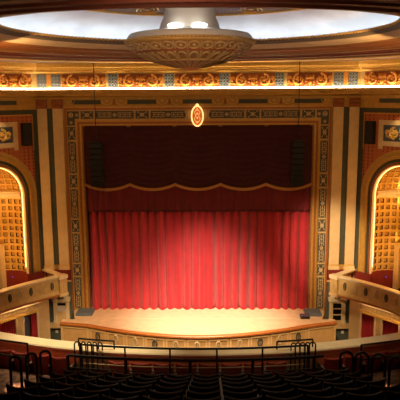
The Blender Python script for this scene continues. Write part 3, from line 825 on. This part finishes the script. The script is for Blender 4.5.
# ------------------------------------------------------------------ balcony
BX,BY=.35,32.0
def bp(s,d,z):   # arc-length s at depth d (radius 32-d about the stage centre)
    r=BY-d; a=s/r; return (BX+r*math.sin(a),BY-r*math.cos(a),z)
def bang(s,d): return s/(BY-d)
mb=MB()
steps=[(16.3,15.0,3.9),(15.0,13.95,4.33),(13.95,12.35,4.76)]
for k in range(1,9): steps.append((12.35-.9*(k-1),12.35-.9*k,4.76+.36*k))
prof=[]
for d0,d1,z in steps: prof += [(d0,z),(d1,z)]
prof=[(16.3,3.5)]+prof
AN=24
angs=[R(-32+64*i/AN) for i in range(AN+1)]
rows=[[(BX+(BY-d)*math.sin(a),BY-(BY-d)*math.cos(a),z) for d,z in prof] for a in angs]
mb.grid(rows,carpet); struct(mb.build('balcony_floor',smooth=0))
def arcsweep(prof,m,name,parent=None,a0=-34,a1=34,n=60,close=True):
    mb=MB(); rows=[]
    for i in range(n+1):
        a=R(a0+(a1-a0)*i/n); rows.append([(BX+r*math.sin(a),BY-r*math.cos(a),z) for r,z in prof])
    mb.grid(rows,m); mb.face(rows[0],m); mb.face(rows[-1],m)
    return mb.build(name,parent)
pa=struct(arcsweep([(15.98,4.82),(15.95,4.87),(15.97,4.90),(16.40,4.90),(16.44,4.87),(16.43,4.82)],cream2,'balcony_parapet'))
arcsweep([(16.43,4.83),(16.36,4.77),(16.38,4.73),(16.33,4.60),(16.35,4.54),(16.33,4.31),(16.0,4.31),(16.0,4.83)],cream,'inner_moulding',pa)
arcsweep([(16.31,4.45),(16.31,3.5),(16.05,3.5),(16.05,4.45)],dado,'lower_wall',pa)

def rod(pts,r,mb,m=black): mb.tube(pts,r,m,6)
r1=thing('guard_rail','long curved black guard rail with thin posts behind the front balcony seats','railing',bp(0,14.85,4.33))
sx=[-3.05,-1.83,-.65,.56,1.74,2.94]
for z,nm,rr in ((5.37,'top_bar',.028),(4.85,'middle_bar',.016)):
    mb=MB(); rod([bp(-3.05+5.99*i/24,14.85,z) for i in range(25)],rr,mb, black if rr>.02 else linewh); mb.build(nm,r1)
for s in sx:
    mb=MB(); rod([bp(s,14.85,4.33),bp(s,14.85,5.37)],.026,mb); mb.build('post',r1)
r2=thing('cross_aisle_rail','heavier curved black rail along the cross aisle before the seat rows','railing',bp(0,13.85,4.76))
for z,nm,rr in ((5.51,'top_bar',.036),(5.2,'middle_bar',.014)):
    mb=MB(); rod([bp(-3.13+6.3*i/24,13.85,z) for i in range(25)],rr,mb); mb.build(nm,r2)
for s in (-3.13,-1.66,-.09,1.42,2.93):
    mb=MB(); rod([bp(s,13.85,4.76),bp(s,13.85,5.51)],.042,mb); mb.build('post',r2)
for sd,a,b in ((-1,-3.32,-2.28),(1,2.22,3.24)):
    t=thing('aisle_foot_rail','raised black guard bar on the parapet at the foot of the %s aisle'%('left' if sd<0 else 'right'),'railing',bp((a+b)/2,15.78,4.95))
    mb=MB(); rod([bp(a+(b-a)*i/6,15.78,5.12) for i in range(7)],.026,mb); mb.build('top_bar',t)
    for s in (a,b):
        mb=MB(); rod([bp(s,15.78,3.9),bp(s,15.78,5.12)],.024,mb); mb.build('post',t)
for sd in (-1,1):
    t=thing('side_guard_rail','black guard rail behind the front seats, beyond the %s aisle'%('left' if sd<0 else 'right'),'railing',bp(sd*5.2,14.9,4.33))
    s0=4.6 if sd<0 else 4.45; s1=8.2
    for z,nm in ((5.22,'top_bar'),(4.80,'middle_bar')):
        mb=MB(); rod([bp(sd*(s0+(s1-s0)*i/8),14.9,z) for i in range(9)],.026,mb); mb.build(nm,t)
    for s in (s0,5.85,7.0,8.2):
        mb=MB(); rod([bp(sd*s,14.9,4.33),bp(sd*s,14.9,5.22)],.028,mb); mb.build('post',t)

def hoop(x,y,z0,z1,w,rot,label,group,rr=.024):
    c,s_=math.cos(rot),math.sin(rot)
    t=thing('hoop_handrail',label,'handrail',(x,y,z0),group)
    P=lambda u,z:(x+u*c,y+u*s_,z)
    mb=MB(); pts=[P(-w*math.cos(PI*i/10),z1-w+w*math.sin(PI*i/10)) for i in range(11)]
    mb.tube(pts,rr,black,6); mb.build('bend',t)
    for sg in (-1,1):
        mb=MB(); mb.tube([P(sg*w,z0),P(sg*w,z1-w)],rr,black,6); lg=mb.build('leg',t)
        mb=MB(); mb.lathe([(.01,.015),(.05,.012),(.055,0)],black,(*P(sg*w,0)[:2],z0),8); mb.build('foot_flange',lg)
def floor_at(d):
    for d0,d1,z in steps:
        if d1<=d<=d0: return z
    return 3.9
ORD=['first','second','third','fourth','fifth','sixth','seventh','eighth','ninth','tenth','eleventh','twelfth','thirteenth','fourteenth']
for sd in (-1,1):
    sn='left' if sd<0 else 'right'
    for k in range(5):
        d=14.05+.4*k; s=sd*(2.93 if sd>0 else 2.92); s=s*(BY-d)/(BY-14.0)
        p=bp(s,d,0); z1=11.8-.4275*d
        hoop(p[0],p[1],floor_at(d),z1,.075,0 if k==0 else .6*sd,'narrow black hoop handrail descending the %s aisle, %s from its top'%(sn,ORD[k]),'hoop rails down the aisles',.020)
for k,(x,y) in enumerate([(-3.89,13.60),(-3.56,13.78),(-3.26,13.92)]):
    hoop(x,y,4.76,5.71,.12,.15,'black hoop handrail left of the seat rows, %s from the left'%ORD[k],'hoop rails beside the seats',.036)
for k,(x,y) in enumerate([(4.02,13.92),(4.38,13.88),(4.75,13.78),(5.12,13.62)]):
    hoop(x,y,4.76,5.71,.15,-.15,'black hoop handrail right of the seat rows, %s from the left'%ORD[k],'hoop rails beside the seats',.036)

# seats -----------------------------------------------------------
def seat_proto(red):
    m=seatred if red else seatblk
    t=thing('theatre_chair','', 'seat',(0,0,0))
    def back(u,z,th):    # u -.27...27
        f=.10*(u/.27)**2; return (u,-.02-(z-.3)*.18+f+th,z)
    mb=MB(); zs=[.30,.5,.7,.84,.885]; us=[-.27+.54*i/12 for i in range(13)]
    def topz(u,z):
        e=max(0,(abs(u)-.22)/.05); return z+(.012*(u/.27)**2 if z>.8 else 0)
    fr=[[back(u,topz(u,z),.03) for u in us] for z in zs]; bk=[[back(u,topz(u,z),-.03) for u in us] for z in zs]
    mb.grid(fr,m); mb.grid(bk,m)
    for j in range(len(zs)-1):
        for e in (0,-1): mb.face([fr[j][e],fr[j+1][e],bk[j+1][e],bk[j][e]],m)
    for i in range(12):
        mb.face([fr[0][i],fr[0][i+1],bk[0][i+1],bk[0][i]],m); mb.face([fr[-1][i],fr[-1][i+1],bk[-1][i+1],bk[-1][i]],m)
    mb.build('backrest',t)
    mb=MB(); mb.tube([back(u,topz(u,.89),0) for u in us],.014,m if red else seatrim,6); mb.build('top_edge',t)
    mb=MB(); mb.box(-.23,.23,.06,.50,.38,.47,seatred,bev=.03); mb.build('cushion',t)
    for sg in (-1,1):
        mb=MB(); mb.box(sg*.272-.018,sg*.272+.018,-.02,.40,.0,.58,seatblk,bev=.012); mb.build('standard',t)
        mb=MB(); mb.box(sg*.272-.024,sg*.272+.024,-.06,.38,.58,.615,seatrim,bev=.012); mb.build('armrest',t)
    return t
prot={}
def place_seat(red,s,d,z,label,group):
    if red not in prot:
        o=prot[red]=seat_proto(red)
    else:
        src=prot[red]; o=src.copy(); C.objects.link(o)
        for c in list(src.children):
            q=c.copy(); C.objects.link(q); q.parent=o
    p=bp(s,d,z); o.location=p; o.rotation_euler=(0,0,bang(s,d)); o['label']=label; o['group']=group; ORG[o.name]=p
    return o
for k in range(6):
    d=12.85-.9*k; z=4.76+.36*k
    if k>0: d=12.85-.9*k
    n=11
    for i in range(n):
        s=.31+(i-5)*.6
        place_seat(False,s,d,z,'black theatre seat, %s from the left in the %s row behind the cross aisle'%(ORD[i],ORD[k]),'black theatre seats in rows')
for i in range(8):
    place_seat(True,-2.05+i*.6,15.25,3.9,'red front-row balcony seat by the parapet between the aisles, %s from left'%ORD[i],'red seats behind the parapet')
for sd in (-1,1):
    for i in range(5):
        place_seat(True,sd*(3.75+i*.6),15.25,3.9,'red front-row balcony seat beyond the %s aisle, %s from that aisle'%('left' if sd<0 else 'right',ORD[i]),'red seats behind the parapet')

# ------------------------------------------------------------------ lights
def spot(name,loc,aim,power,col,deg,blend=.8,size=.25):
    l=bpy.data.lights.new(name,'SPOT'); l.energy=power; l.color=col; l.spot_size=R(deg); l.spot_blend=blend; l.shadow_soft_size=size
    o=bpy.data.objects.new(name,l); C.objects.link(o); o.location=loc
    o.rotation_euler=(Vector(aim)-Vector(loc)).to_track_quat('-Z','Y').to_euler(); return o
def point(name,loc,power,col,size=.1):
    l=bpy.data.lights.new(name,'POINT'); l.energy=power; l.color=col; l.shadow_soft_size=size
    o=bpy.data.objects.new(name,l); C.objects.link(o); o.location=loc; return o
def area(name,loc,aim,power,col,sx,sy):
    l=bpy.data.lights.new(name,'AREA'); l.shape='RECTANGLE'; l.size=sx; l.size_y=sy; l.energy=power; l.color=col
    o=bpy.data.objects.new(name,l); C.objects.link(o); o.location=loc
    o.rotation_euler=(Vector(aim)-Vector(loc)).to_track_quat('-Z','Y').to_euler(); return o
warm=(1,.66,.36)
spot('stage downlight',(-1.2,25.0,13.7),(.2,30.9,0),12500,(1,.76,.56),40,1)
spot('stage downlight',(1.6,25.0,13.7),(.7,30.9,0),12500,(1,.76,.56),40,1)
spot('stage spotlight',(.4,12.5,13.0),(.6,33,1.8),2200,(1,.66,.42),20,.95)
spot('stage spotlight',(3.5,12.5,12.9),(-2.4,32.0,1.6),5500,(1,.70,.46),21,1)
for sd in (-1,1): spot('apron spotlight',(sd*2.9,18.5,13.9),(sd*4.0,29.0,-1.2),15000,(1,.66,.34),36,.9)
spot('side spotlight',(-4.5,13.0,13.0),(7.3,32.6,3.4),34000,(1,.72,.45),14,.9)
spot('side spotlight',(4.5,13.0,13.0),(-7.6,32.6,1.2),5500,(1,.68,.40),18,.9)
for sd in (-1,1):
    T=W(sd)
    point('niche light',T(S0,.15,3.4),85,(1,.48,.13),.1)
    point('niche light',T(S0,.1,6.2),110,(1,.48,.13),.1)
    spot('picture light',T(S0,1.0,11.0),T(S0,0,9.8),60,(1,.75,.42),80,.8,.1)
    area('fill light',(sd*6.0,22,13.1),(sd*8.4,32.6,5.5),130,(1,.50,.16),.8,.8)  # fill panels added to warm the stage wall, no fixture
    spot('parapet fill',(sd*3.0,19.5,13.9),(sd*3.0,16.4,4.9),(5500 if sd<0 else 1500),(1,.76,.44),38,.9,.2)  # spots added to brighten the parapet cap
    point('side fill',(sd*10.2,17.5,10.0),85,(1,.58,.24),.2)  # unseen point lamps added as fill for ceiling and chandelier
    spot('aisle patch spot',(-4.75 if sd<0 else 6.0,13.5,5.75),(-4.0 if sd<0 else 5.0,13.9,4.76),700,(1,.62,.30),22,.4,.05)  # added spots that make the lit patches on the aisle floor
spot('parapet fill',(.4,19.5,13.9),(.4,16.2,4.9),2200,(1,.78,.46),36,.9,.2)  # one more added spot, for the middle of the cap
area('fill light',(0,14,13.2),(0,32.6,10.5),130,(1,.50,.15),1.5,.8)  # added fill towards the upper stage wall
area('fill light',(0,10,13.2),(0,20,13.2),40,(1,.70,.45),1.,.6)  # added fill grazing the ceiling

w=bpy.data.worlds.new('World'); bpy.context.scene.world=w; w.use_nodes=True
w.node_tree.nodes['Background'].inputs['Color'].default_value=(.02,.012,.006,1)
w.node_tree.nodes['Background'].inputs['Strength'].default_value=.3

# ------------------------------------------------------------------ camera
cam=bpy.data.cameras.new('camera'); co=bpy.data.objects.new('camera',cam); C.objects.link(co)
cam.sensor_width=36; cam.lens=36*612/400; cam.clip_end=200
P_,YW,RL=R(9.73),R(1.27),R(.37)
co.matrix_world=Matrix.Translation((.83,0,11.8)) @ Matrix.Rotation(YW,4,'Z') @ Matrix.Rotation(PI/2-P_,4,'X') @ Matrix.Rotation(-RL,4,'Z')
bpy.context.scene.camera=co
vs=bpy.context.scene.view_settings
vs.view_transform='Standard'; vs.look='None'; vs.exposure=0; vs.gamma=1; vs.use_curve_mapping=False
